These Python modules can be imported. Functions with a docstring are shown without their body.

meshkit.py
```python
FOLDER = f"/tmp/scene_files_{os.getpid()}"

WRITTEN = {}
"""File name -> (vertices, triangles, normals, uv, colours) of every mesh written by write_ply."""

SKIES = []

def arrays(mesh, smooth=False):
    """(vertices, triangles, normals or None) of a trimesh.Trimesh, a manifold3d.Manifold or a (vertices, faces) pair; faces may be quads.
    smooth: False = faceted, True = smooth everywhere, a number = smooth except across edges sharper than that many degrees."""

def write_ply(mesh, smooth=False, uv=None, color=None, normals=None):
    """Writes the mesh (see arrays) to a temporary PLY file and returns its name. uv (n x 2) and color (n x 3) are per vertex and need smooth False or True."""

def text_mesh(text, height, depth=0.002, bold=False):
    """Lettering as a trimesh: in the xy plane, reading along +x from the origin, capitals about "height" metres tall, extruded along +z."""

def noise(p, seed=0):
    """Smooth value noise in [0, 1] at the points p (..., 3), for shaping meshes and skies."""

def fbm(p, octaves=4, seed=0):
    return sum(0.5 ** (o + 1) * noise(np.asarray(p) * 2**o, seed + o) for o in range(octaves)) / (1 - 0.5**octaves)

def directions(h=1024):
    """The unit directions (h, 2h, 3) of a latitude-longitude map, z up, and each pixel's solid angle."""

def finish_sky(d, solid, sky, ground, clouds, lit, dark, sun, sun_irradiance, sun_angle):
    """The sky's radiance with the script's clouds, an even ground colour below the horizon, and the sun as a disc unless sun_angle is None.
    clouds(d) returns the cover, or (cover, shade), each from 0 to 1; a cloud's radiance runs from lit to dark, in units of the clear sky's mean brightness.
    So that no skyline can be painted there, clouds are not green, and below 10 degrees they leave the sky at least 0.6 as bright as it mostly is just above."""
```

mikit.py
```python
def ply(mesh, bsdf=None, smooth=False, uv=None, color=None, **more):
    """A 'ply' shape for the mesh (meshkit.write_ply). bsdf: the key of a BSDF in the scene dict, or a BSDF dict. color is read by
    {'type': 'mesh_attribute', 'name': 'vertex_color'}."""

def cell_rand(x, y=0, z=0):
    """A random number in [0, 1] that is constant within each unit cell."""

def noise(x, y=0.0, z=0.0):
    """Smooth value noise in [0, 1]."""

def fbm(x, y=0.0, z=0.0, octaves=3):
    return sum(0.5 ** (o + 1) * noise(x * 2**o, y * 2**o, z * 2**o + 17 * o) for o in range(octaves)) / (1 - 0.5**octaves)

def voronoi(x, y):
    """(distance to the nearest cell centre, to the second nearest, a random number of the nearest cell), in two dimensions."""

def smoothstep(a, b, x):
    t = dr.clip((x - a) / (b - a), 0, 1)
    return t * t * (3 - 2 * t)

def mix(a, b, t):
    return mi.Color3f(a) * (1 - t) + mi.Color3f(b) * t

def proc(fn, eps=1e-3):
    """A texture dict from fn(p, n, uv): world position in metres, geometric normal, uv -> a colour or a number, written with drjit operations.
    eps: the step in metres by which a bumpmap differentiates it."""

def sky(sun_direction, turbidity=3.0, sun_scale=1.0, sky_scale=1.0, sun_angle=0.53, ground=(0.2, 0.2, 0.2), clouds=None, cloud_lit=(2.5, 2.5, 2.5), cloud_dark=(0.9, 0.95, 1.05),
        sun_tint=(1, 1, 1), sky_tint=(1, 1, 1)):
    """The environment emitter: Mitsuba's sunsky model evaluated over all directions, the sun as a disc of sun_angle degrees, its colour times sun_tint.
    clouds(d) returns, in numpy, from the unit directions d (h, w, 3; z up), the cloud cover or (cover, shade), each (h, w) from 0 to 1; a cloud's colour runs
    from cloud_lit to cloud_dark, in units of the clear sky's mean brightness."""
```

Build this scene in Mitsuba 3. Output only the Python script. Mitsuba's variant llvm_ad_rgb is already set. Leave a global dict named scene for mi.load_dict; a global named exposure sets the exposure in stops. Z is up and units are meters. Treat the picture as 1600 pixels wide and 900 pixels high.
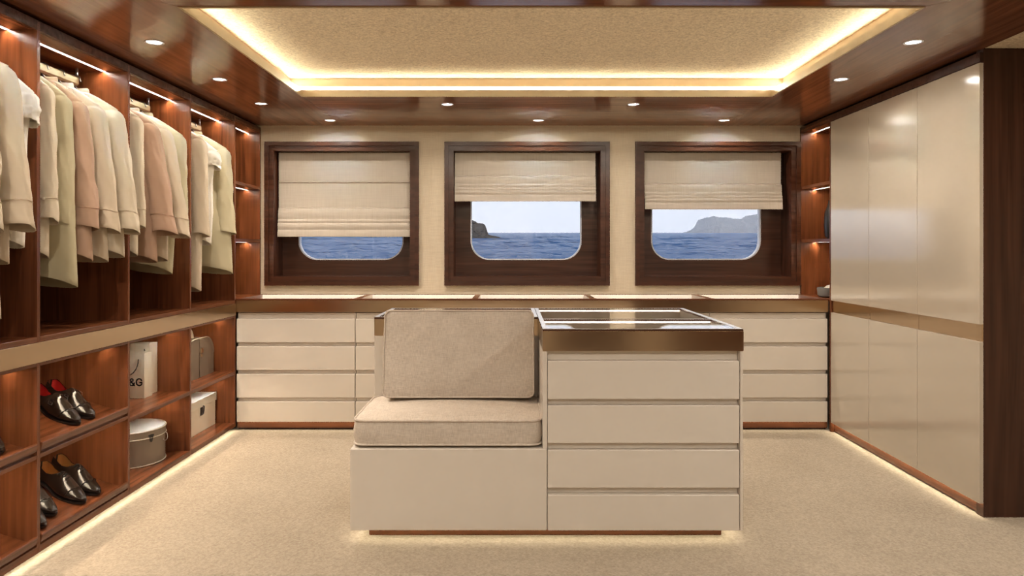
import math, random
import numpy as np, trimesh
import drjit as dr
import mitsuba as mi
import mikit, meshkit
from mikit import proc, noise, fbm, mix, smoothstep

T = mi.ScalarTransform4f
random.seed(7); RNG = np.random.default_rng(7)
scene, labels = {}, {}

# ------------------------------------------------------------------ camera, sky, exposure
EYE = 1.22
scene['camera'] = {
    'type': 'perspective', 'fov': math.degrees(2 * math.atan(800 / 1080)), 'fov_axis': 'x', 'near_clip': 0.05, 'far_clip': 20000.0,
    'principal_point_offset_y': 61 / 900,
    'to_world': T().look_at(origin=[0, 0, EYE], target=[0, 1, EYE], up=[0, 0, 1])}
exposure = -0.16
WARM = (1.0, 0.91, 0.79)      # lamp colour of downlights
LEDC = (1.0, 0.91, 0.68)      # cove and plinth strips
LEDW = (1.0, 0.80, 0.58)      # wardrobe strips
P_DOWN, P_COVE, P_BAY, P_CUBBY, P_PLINTH, P_TRAY, P_PANEL = 2.1, 50.0, 165.0, 150.0, 20.0, 8.0, 5.4


def overcast(d):
    n = meshkit.fbm(d * np.array([3.0, 3.0, 9.0]), 4, 3)
    return np.full(d.shape[:2], 1.0), np.clip(n * 0.5, 0, 1)


scene['sky'] = {**mikit.sky((0.3, -0.4, 0.85), turbidity=4.0, sun_scale=0.0, ground=(0.42, 0.47, 0.54), sky_scale=1.0, clouds=overcast, cloud_lit=(1, 1.01, 1.04), cloud_dark=(0.85, 0.88, 0.95)),
                'scale': 13.0, 'sampling_weight': 6.0}

# ------------------------------------------------------------------ mesh helpers
_s = [(a, b, c) for a in (-1, 1) for b in (-1, 1) for c in (-1, 1)]
_tv = np.array([[s[k] * (1.0 if k == ax else 0.7) for k in range(3)] for s in _s for ax in range(3)])
_hull = trimesh.Trimesh(_tv, process=False).convex_hull
_map = [int(np.argmin(np.linalg.norm(_tv - v, axis=1))) for v in _hull.vertices]
BOXF = np.array(_map)[_hull.faces]
BOXS = np.array([s for s in _s for ax in range(3)], float)
BOXA = np.array([[1.0 if k == ax else 0.0 for k in range(3)] for s in _s for ax in range(3)])


def box(x0, x1, y0, y1, z0, z1, b=0.002):
    c = np.array([x0 + x1, y0 + y1, z0 + z1]) / 2
    h = np.abs(np.array([x1 - x0, y1 - y0, z1 - z0])) / 2
    b = min(b, 0.45 * h.min())
    return trimesh.Trimesh(c + BOXS * (h - b * (1 - BOXA)), BOXF.copy(), process=False)


def cat(*ms):
    ms = [m for k in ms for m in (k if isinstance(k, (list, tuple)) else [k])]
    return trimesh.util.concatenate(ms)


def quad(a, b, c, d):
    return trimesh.Trimesh(np.array([a, b, c, d], float), np.array([[0, 1, 2], [0, 2, 3]]), process=False)


def loft(rings, close=True, cap0=False, cap1=False):
    R = np.asarray(rings, float); n, m = R.shape[:2]
    v = R.reshape(-1, 3); f = []
    for i in range(n - 1):
        for j in range(m if close else m - 1):
            a, b = i * m + j, i * m + (j + 1) % m
            f += [[a, b, b + m], [a, b + m, a + m]]
    v = list(v)
    if cap0:
        v.append(R[0].mean(0)); k = len(v) - 1
        f += [[k, (j + 1) % m, j] for j in range(m)]
    if cap1:
        v.append(R[-1].mean(0)); k = len(v) - 1; o = (n - 1) * m
        f += [[k, o + j, o + (j + 1) % m] for j in range(m)]
    return trimesh.Trimesh(np.array(v), np.array(f), process=False)


def tube(pts, r, sides=10, closed=False):
    p = np.asarray(pts, float); n = len(p)
    t = (np.roll(p, -1, 0) - np.roll(p, 1, 0)) if closed else np.gradient(p, axis=0)
    t /= np.linalg.norm(t, axis=1, keepdims=True) + 1e-12
    up = np.array([0.0, 0, 1]) if abs(t[:, 2]).mean() < 0.7 else np.array([1.0, 0, 0])
    a = np.cross(t, up); a /= np.linalg.norm(a, axis=1, keepdims=True) + 1e-12
    b = np.cross(t, a); ang = np.linspace(0, 2 * np.pi, sides, endpoint=False)
    r = np.broadcast_to(r, (n,))
    rings = p[:, None] + r[:, None, None] * (np.cos(ang)[None, :, None] * a[:, None] + np.sin(ang)[None, :, None] * b[:, None])
    if closed:
        rings = np.concatenate([rings, rings[:1]])
    m = loft(rings, cap0=not closed, cap1=not closed)
    m.invert()
    return m


def lathe(profile, n=48, c=(0, 0, 0)):
    ang = np.linspace(0, 2 * np.pi, n, endpoint=False)
    rings = [[(r * math.cos(t) + c[0], r * math.sin(t) + c[1], z + c[2]) for t in ang] for r, z in profile]
    return loft(rings)


def prism(poly, axis, a0, a1):
    """Convex-or-not polygon extruded along an axis. poly in the two other axes, in x,y,z order."""
    from shapely.geometry import Polygon
    m = trimesh.creation.extrude_polygon(Polygon(poly), a1 - a0, engine='earcut')
    v = m.vertices.copy(); w = np.empty_like(v); o = [k for k in range(3) if k != axis]
    w[:, o[0]], w[:, o[1]], w[:, axis] = v[:, 0], v[:, 1], v[:, 2] + a0
    m = trimesh.Trimesh(w, m.faces, process=False)
    if axis == 1:
        m.invert()
    return m


def shape_plate(poly, y0, y1):
    """A shapely polygon in (x, z) extruded along y."""
    m = trimesh.creation.extrude_polygon(poly, y1 - y0, engine='earcut')
    v = m.vertices
    m = trimesh.Trimesh(np.c_[v[:, 0], v[:, 2] + y0, v[:, 1]], m.faces, process=False); m.invert()
    return m


def mitred(x0, x1, z0, z1, w, y0, y1):
    """Four mitred boards of a frame in the xz plane: top, bottom, left, right."""
    return [prism(p, 1, y0, y1) for p in (
        [(x0, z1), (x0 + w, z1 - w), (x1 - w, z1 - w), (x1, z1)], [(x0, z0), (x1, z0), (x1 - w, z0 + w), (x0 + w, z0 + w)],
        [(x0, z0), (x0 + w, z0 + w), (x0 + w, z1 - w), (x0, z1)], [(x1, z0), (x1, z1), (x1 - w, z1 - w), (x1 - w, z0 + w)])]


def rot(m, ang, axis, about=(0, 0, 0)):
    m = m.copy(); m.apply_transform(trimesh.transformations.rotation_matrix(ang, axis, about)); return m


def moved(m, x=0, y=0, z=0):
    m = m.copy(); m.apply_translation((x, y, z)); return m


# ------------------------------------------------------------------ scene helpers
used = {}


def key_for(base):
    n = used.get(base, 0); used[base] = n + 1
    return base if n == 0 else f'{base}_{n:03d}'


def tag(key, label=None, cat_=None, group=None, kind=None):
    d = {k: v for k, v in (('label', label), ('category', cat_), ('group', group), ('kind', kind)) if v}
    labels[key] = {**labels.get(key, {}), **d}
    return key


def thing(base, label, cat_, group=None):
    return tag(key_for(base), label, cat_, group)


def struct(base, label=None):
    return tag(key_for(base), label, kind='structure')


def put(parent, name, mesh, mat, smooth=False, label=None, emit=None, kind=None, **kw):
    key = key_for(f'{parent}__{name}') if parent else name
    d = mikit.ply(mesh, mat, smooth=smooth, **kw)
    if emit is not None:
        d['emitter'] = {'type': 'area', 'radiance': {'type': 'rgb', 'value': [float(x) for x in emit]}}
    scene[key] = d
    if label or kind:
        tag(key, label, kind=kind)
    return key


def lamp(col, p):
    return [c * p for c in col]


def strip(parent, x0, x1, y0, y1, z, power, col=LEDW, up=False, name='light_strip'):
    q = quad((x0, y0, z), (x0, y1, z), (x1, y1, z), (x1, y0, z))
    if up:
        q.invert()
    return put(parent, name, q, 'm_led', emit=lamp(col, power))


# ------------------------------------------------------------------ materials
def rgb(*c):
    return {'type': 'rgb', 'value': list(c)}


def wood_fn(axis, dark, light, f=1.0):
    def fn(p, n, uv):
        q = [p.x, p.y, p.z]
        long = q.pop(axis); a, b = q
        w = fbm(a * 9 * f, b * 9 * f, long * 0.7, 2)
        g = fbm(a * 55 * f + w * 6, b * 55 * f + w * 6, long * 1.6, 3)
        k = noise(a * 260 * f, b * 260 * f, long * 9)
        t = dr.clip(0.55 * (g - 0.5) * 2.2 + 0.3 * (w - 0.5) * 2 + 0.18 * (k - 0.5) + 0.5, 0, 1)
        return mix(dark, light, t)
    return proc(fn)


def gloss(reflect, alpha=0.1, ior=1.5, spec=1.0):
    return {'type': 'twosided', 'bsdf': {'type': 'roughplastic', 'diffuse_reflectance': reflect, 'alpha': alpha, 'int_ior': ior, 'nonlinear': False}}


RED_D, RED_L = (0.050, 0.014, 0.006), (0.180, 0.060, 0.025)
DRK_D, DRK_L = (0.024, 0.008, 0.0045), (0.070, 0.024, 0.012)
CEI_D, CEI_L = (0.105, 0.038, 0.019), (0.235, 0.092, 0.047)
scene['m_wood_z'] = gloss(wood_fn(2, RED_D, RED_L), 0.08)
scene['m_wood_y'] = gloss(wood_fn(1, RED_D, RED_L), 0.08)
scene['m_wood_x'] = gloss(wood_fn(0, RED_D, RED_L), 0.13)
scene['m_dark_z'] = gloss(wood_fn(2, DRK_D, DRK_L), 0.15)
scene['m_dark_x'] = gloss(wood_fn(0, DRK_D, DRK_L), 0.15)
scene['m_ceil_y'] = gloss(wood_fn(1, CEI_D, CEI_L), 0.030, 2.3)
scene['m_ceil_x'] = gloss(wood_fn(0, CEI_D, CEI_L), 0.030, 2.3)


def carpet_fn(p, n, uv):
    a = fbm(p.x * 3.1, p.y * 3.1, 0.0, 3)
    b = noise(p.x * 120, p.y * 120, 3.0)
    c = noise(p.x * 240, p.y * 240, 9.0)
    t = dr.clip(0.5 + 0.35 * (a - 0.5) + 0.45 * (b - 0.5) + 0.35 * (c - 0.5), 0, 1)
    return mix((0.26, 0.213, 0.160), (0.45, 0.38, 0.295), t)


def carpet_bump(p, n, uv):
    return noise(p.x * 150, p.y * 150, 1.0) + 0.6 * noise(p.x * 300, p.y * 300, 5.0)


def linen_wall(p, n, uv):
    h = noise(p.x * 22, p.y * 22, p.z * 420)
    v = noise(p.x * 330, p.y * 330, p.z * 14)
    return mix((0.50, 0.42, 0.315), (0.66, 0.575, 0.45), dr.clip(0.5 + 0.55 * (h - 0.5) + 0.3 * (v - 0.5), 0, 1))


def ceil_cloth(p, n, uv):
    a = noise(p.x * 90, p.y * 150, 0.0)
    b = noise(p.x * 180, p.y * 110, 4.0)
    return mix((0.46, 0.375, 0.275), (0.76, 0.65, 0.50), dr.clip(0.5 + 0.6 * (a - 0.5) + 0.5 * (b - 0.5), 0, 1))


def cushion_cloth(p, n, uv):
    a = noise(p.x * 420, p.y * 60, p.z * 60)
    b = noise(p.x * 60, p.y * 420, p.z * 420)
    c = fbm(p.x * 14, p.y * 14, p.z * 14, 3)
    return mix((0.39, 0.33, 0.27), (0.60, 0.53, 0.455), dr.clip(0.5 + 0.45 * (a - 0.5) + 0.45 * (b - 0.5) + 0.4 * (c - 0.5), 0, 1))


def blind_cloth(p, n, uv):
    a = noise(p.x * 260, p.y * 30, p.z * 9)
    b = noise(p.x * 9, p.y * 30, p.z * 300)
    return mix((0.34, 0.295, 0.245), (0.46, 0.41, 0.35), dr.clip(0.5 + 0.35 * (a - 0.5) + 0.35 * (b - 0.5), 0, 1))


scene['m_carpet'] = {'type': 'bumpmap', 'nested_texture': proc(carpet_bump, 1e-3), 'scale': 0.004, 'bsdf': {'type': 'diffuse', 'reflectance': proc(carpet_fn)}}
scene['m_wallpaper'] = {'type': 'twosided', 'bsdf': {'type': 'diffuse', 'reflectance': proc(linen_wall)}}
scene['m_ceil_cloth'] = {'type': 'twosided', 'bsdf': {'type': 'diffuse', 'reflectance': proc(ceil_cloth)}}
scene['m_cushion'] = {'type': 'twosided', 'bsdf': {'type': 'principled', 'base_color': proc(cushion_cloth), 'roughness': 0.9, 'specular': 0.2, 'sheen': 0.5}}
scene['m_blind'] = {'type': 'twosided', 'bsdf': {'type': 'diffuse', 'reflectance': proc(blind_cloth)}}
scene['m_plain'] = {'type': 'twosided', 'bsdf': {'type': 'diffuse', 'reflectance': rgb(0.50, 0.42, 0.32)}}
scene['m_cream'] = gloss(rgb(0.66, 0.60, 0.525), 0.16, 1.5)
scene['m_door'] = gloss(rgb(0.53, 0.46, 0.37), 0.020, 2.8)
scene['m_lip'] = gloss(rgb(0.54, 0.43, 0.27), 0.2, 1.5)
scene['m_bronze'] = {'type': 'twosided', 'bsdf': {'type': 'principled', 'base_color': rgb(0.60, 0.46, 0.32), 'metallic': 1.0, 'roughness': 0.17, 'specular': 0.5}}
scene['m_steel'] = {'type': 'twosided', 'bsdf': {'type': 'principled', 'base_color': rgb(0.74, 0.72, 0.72), 'metallic': 1.0, 'roughness': 0.28}}
scene['m_chrome'] = {'type': 'twosided', 'bsdf': {'type': 'principled', 'base_color': rgb(0.75, 0.75, 0.76), 'metallic': 1.0, 'roughness': 0.15}}
scene['m_glass'] = {'type': 'thindielectric', 'int_ior': 1.5}
scene['m_black'] = gloss(rgb(0.012, 0.011, 0.011), 0.15)
scene['m_led'] = {'type': 'diffuse', 'reflectance': rgb(0.6, 0.6, 0.6)}
scene['m_gasket'] = gloss(rgb(0.55, 0.57, 0.62), 0.2)
scene['m_leather'] = gloss(rgb(0.012, 0.008, 0.006), 0.09, 1.55)
scene['m_sole'] = gloss(rgb(0.012, 0.010, 0.009), 0.3)
scene['m_redlining'] = {'type': 'twosided', 'bsdf': {'type': 'diffuse', 'reflectance': rgb(0.42, 0.035, 0.03)}}
scene['m_tanlining'] = {'type': 'twosided', 'bsdf': {'type': 'diffuse', 'reflectance': rgb(0.45, 0.22, 0.08)}}
scene['m_tan'] = gloss(rgb(0.36, 0.22, 0.13), 0.3)
scene['m_taupe'] = gloss(rgb(0.20, 0.155, 0.115), 0.3)
scene['m_white'] = gloss(rgb(0.66, 0.60, 0.49), 0.35)
scene['m_paper'] = {'type': 'twosided', 'bsdf': {'type': 'diffuse', 'reflectance': rgb(0.66, 0.58, 0.46)}}
scene['m_ink'] = {'type': 'twosided', 'bsdf': {'type': 'diffuse', 'reflectance': rgb(0.01, 0.01, 0.012)}}
scene['m_stone'] = gloss(rgb(0.16, 0.155, 0.15), 0.3)
scene['m_water'] = {'type': 'blendbsdf', 'weight': 0.33, 'diffuse_side': {'type': 'diffuse', 'reflectance': rgb(0.026, 0.076, 0.185)},
                    'glossy_side': {'type': 'principled', 'base_color': rgb(0.02, 0.05, 0.13), 'roughness': 0.12, 'specular': 0.4}}
scene['m_rock'] = {'type': 'diffuse', 'reflectance': proc(lambda p, n, uv: mix((0.022, 0.022, 0.025), (0.085, 0.085, 0.090), fbm(p.x * 0.35, p.y * 0.35, p.z * 0.7, 3)))}
CLOTHS = {'ivory': (0.45, 0.38, 0.28), 'cream': (0.42, 0.34, 0.245), 'rose': (0.32, 0.205, 0.14), 'olive': (0.31, 0.265, 0.165), 'straw': (0.38, 0.33, 0.215), 'white': (0.62, 0.58, 0.50)}
for k, c in CLOTHS.items():
    scene['m_cloth_' + k] = {'type': 'twosided', 'bsdf': {'type': 'principled', 'base_color': rgb(*c), 'roughness': 0.85, 'specular': 0.2, 'sheen': 0.6}}

# ------------------------------------------------------------------ room shell
XL, XR = -1.853, 2.125          # fronts of the left wardrobe and of the right closets
XLB, XRB = -2.40, 2.66          # their backs
YC, YW, YF = 4.635, 5.10, -1.40  # counter front, back wall, wall behind the viewer
ZC = 2.13                        # wooden ceiling
YE = 3.14                        # near end of the right closets
put(None, struct('floor', 'beige loop pile carpet'), box(XLB - 0.05, 3.25, YF, YW + 0.1, -0.1, 0.0, 0), 'm_carpet')
wl = struct('wall_left'); put(None, wl, box(XLB - 0.1, XLB - 0.02, YF, YW + 0.3, 0, 2.5, 0), 'm_plain')
wr = struct('wall_right', 'dark brown vertical grain wood panel at the right end of the closets')
put(wr, 'end_panel', box(2.142, 3.2, YE, YE + 0.05, 0.0, ZC, 0.001), 'm_dark_z')
put(wr, 'side_wall', box(3.2, 3.28, YF, YW + 0.3, 0, 2.5, 0), 'm_plain')
wf = struct('wall_front')
put(wf, 'panel', box(XLB, 0.36, YF - 0.08, YF, 0, ZC, 0), 'm_wallpaper')
put(wf, 'panel', box(1.24, 1.60, YF - 0.08, YF, 0, ZC, 0), 'm_wallpaper')
put(wf, 'panel', box(1.76, 3.2, YF - 0.08, YF, 0, ZC, 0), 'm_wood_z')
put(wf, 'post', box(1.60, 1.76, YF - 0.08, YF + 0.02, 0, ZC, 0.002), 'm_dark_z')
dk = struct('door_1'); put(dk, 'panel', box(0.36, 1.24, YF - 0.08, YF - 0.01, 0, ZC, 0.002), 'm_dark_z')
put(dk, 'handle', cat(tube([(0.47, YF + 0.04, 1.02), (0.60, YF + 0.04, 1.02)], 0.009), tube([(0.47, YF - 0.015, 1.02), (0.47, YF + 0.04, 1.02)], 0.009)), 'm_chrome', 40)

from shapely.geometry import box as sbox, Polygon
WIN = [(-1.818, -0.685, -1.628, -0.831), (-0.496, 0.718, -0.313, 0.528), (0.907, 2.120, 1.066, 1.897)]
WZ0, WZ1 = 0.951, 2.008
FW = 0.066
poly = sbox(XLB, 0.0, XRB, 2.5)
for a, b, _, _ in WIN:
    poly = poly.difference(sbox(a + 0.02, WZ0 + 0.02, b - 0.02, WZ1 - 0.02))
put(None, struct('wall_back', 'cream linen textured wall around the three windows'), shape_plate(poly, YW, YW + 0.24), 'm_wallpaper')

# ceiling: glossy wooden border with mitred boards, a lit cove and a fabric panel above
OX0, OX1, OY0, OY1 = -1.247, 1.544, 2.60, 4.113
cl = struct('ceiling', 'glossy brown wooden ceiling border around a lit fabric recess')
CX0, CX1, CY0, CY1 = XLB, 2.142, YF, YW
g = 0.0012


def cboard(p):
    return prism(p, 2, ZC, ZC + 0.03)


mx = 0.48
mL, mR = OX0 - mx, OX1 + mx
put(cl, 'panel', cboard([(CX0, OY0 - mx), (mL - g, OY0 - mx), (OX0, OY0 - g * 0), (OX0, OY1), (OX0, CY1), (CX0, CY1)]), 'm_ceil_y')
put(cl, 'panel', cboard([(OX1, OY0), (mR + g, OY0 - mx), (CX1, OY0 - mx), (CX1, CY1), (OX1, CY1)]), 'm_ceil_y')
put(cl, 'panel', cboard([(OX0 + g, OY1), (OX1 - g, OY1), (OX1 - g, CY1), (OX0 + g, CY1)]), 'm_ceil_x')
put(cl, 'panel', cboard([(mL + g, OY0 - mx + g), (mR - g, OY0 - mx + g), (OX1 - 2 * g, OY0), (OX0 + 2 * g, OY0)]), 'm_ceil_x')
put(cl, 'panel', cboard([(CX0, CY0), (CX1, CY0), (CX1, OY0 - mx - g), (CX0, OY0 - mx - g)]), 'm_ceil_x')
put(cl, 'closet_top', box(2.142 + g, 3.2, YE, CY1, ZC, ZC + 0.03, 0), 'm_dark_x')
put(cl, 'side_panel', box(2.142 + g, 3.2, YF, YE, ZC + 0.002, ZC + 0.03, 0), 'm_ceil_cloth', label='strip of beige fabric ceiling above the right wood panel')
tw = 0.11
UX0, UX1, UY0, UY1 = OX0 - tw, OX1 + tw, OY0 - tw, OY1 + tw
ZF = 2.262
put(cl, 'fabric_panel', box(UX0 - 0.02, UX1 + 0.02, UY0 - 0.02, UY1 + 0.02, ZF, ZF + 0.03, 0), 'm_ceil_cloth', label='beige woven fabric panel inside the lit cove')


def ringframe(x0, x1, y0, y1, z0, z1, w):
    return [box(x0, x0 + w, y0, y1, z0, z1, 0), box(x1 - w, x1, y0, y1, z0, z1, 0), box(x0 + w, x1 - w, y0, y0 + w, z0, z1, 0), box(x0 + w, x1 - w, y1 - w, y1, z0, z1, 0)]


for m in ringframe(OX0 - 0.006, OX1 + 0.006, OY0 - 0.006, OY1 + 0.006, ZC - 0.004, ZC + 0.023, 0.010):
    put(cl, 'cove_lip', m, 'm_lip', label='cream edge strip around the lit recess')
for m in ringframe(OX0 - 0.0105, OX1 + 0.0105, OY0 - 0.0105, OY1 + 0.0105, ZC + 0.0215, ZC + 0.036, 0.0125):
    put(cl, 'cove_step', m, 'm_lip')
for m in ringframe(UX0 - 0.02, UX1 + 0.02, UY0 - 0.02, UY1 + 0.02, ZC + 0.03, ZF, 0.02):
    put(cl, 'cove_wall', m, 'm_lip')
zs0, zs1 = ZC + 0.055, ZC + 0.082
e = 0.001
for q in (quad((UX0, UY1 - e, zs0), (UX1, UY1 - e, zs0), (UX1, UY1 - e, zs1), (UX0, UY1 - e, zs1)),
          quad((UX1, UY0 + e, zs0), (UX0, UY0 + e, zs0), (UX0, UY0 + e, zs1), (UX1, UY0 + e, zs1)),
          quad((UX0 + e, UY0, zs0), (UX0 + e, UY1, zs0), (UX0 + e, UY1, zs1), (UX0 + e, UY0, zs1)),
          quad((UX1 - e, UY1, zs0), (UX1 - e, UY0, zs0), (UX1 - e, UY0, zs1), (UX1 - e, UY1, zs1))):
    put(cl, 'light_strip', q, 'm_led', emit=lamp(LEDC, P_COVE), label='warm white strip light')
put(cl, 'roof', box(XLB - 0.1, 3.3, YF - 0.1, YW + 0.3, 2.42, 2.5, 0), 'm_plain')

# downlights
spots = [(-1.575, 3.043, 'nearest of the three round downlights over the left wardrobe'), (-1.569, 3.709, 'middle of the three round downlights over the left wardrobe'),
         (-1.571, 4.330, 'farthest of the three round downlights over the left wardrobe'), (-1.286, 4.890, 'round downlight above the left window'),
         (-0.407, 4.349, 'round downlight in front of the middle window, left of the pair by the cove'), (0.186, 4.890, 'round downlight above the middle window'),
         (0.765, 4.349, 'round downlight by the cove, right of the pair in the back ceiling strip'), (1.500, 4.890, 'round downlight above the right window'),
         (1.765, 3.709, 'farther of the two round downlights over the right closets'), (1.767, 3.043, 'nearer of the two round downlights over the right closets')]
spots += [(x, y, None) for y in (2.377, 1.711, 1.045, 0.379) for x in (-1.57, 1.766)]
ringm = lathe([(0.031, 0.004), (0.032, -0.0005), (0.037, -0.003), (0.040, -0.002), (0.041, 0.002)], 40)
a40 = np.linspace(0, 2 * np.pi, 24, endpoint=False)
discm = trimesh.Trimesh(np.array([(0.031 * math.cos(t), 0.031 * math.sin(t), 0.001) for t in a40] + [(0, 0, 0.001)]), np.array([[24, (k + 1) % 24, k] for k in range(24)]), process=False)
for x, y, lab in spots:
    k = thing('downlight', 'recessed ' + lab if lab else 'recessed ceiling downlight behind the viewer', 'downlight', 'ceiling downlights' if lab else 'downlights behind the viewer')
    put(k, 'trim_ring', moved(ringm, x, y, ZC), 'm_chrome', 40)
    put(k, 'lens', moved(discm, x, y, ZC - 0.001), 'm_led', emit=lamp(WARM, 360.0))
    scene[k + '_beam'] = {'type': 'spot', 'intensity': {'type': 'rgb', 'value': lamp(WARM, P_DOWN)}, 'cutoff_angle': 76.0, 'beam_width': 30.0,
                          'to_world': T().look_at(origin=[x, y, ZC - 0.006], target=[x, y, 0], up=[0, 1, 0])}
# large soft ceiling light over the part of the room behind the viewer
k = thing('ceiling_light', 'large square diffuse ceiling light behind the viewer', 'ceiling light')
put(k, 'frame', cat(ringframe(-0.85, 1.15, -0.65, 1.05, ZC - 0.012, ZC, 0.03)), 'm_lip')
put(k, 'diffuser', quad((-0.82, -0.62, ZC - 0.004), (-0.82, 1.02, ZC - 0.004), (1.12, 1.02, ZC - 0.004), (1.12, -0.62, ZC - 0.004)), 'm_led', emit=lamp(WARM, P_PANEL))

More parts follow.
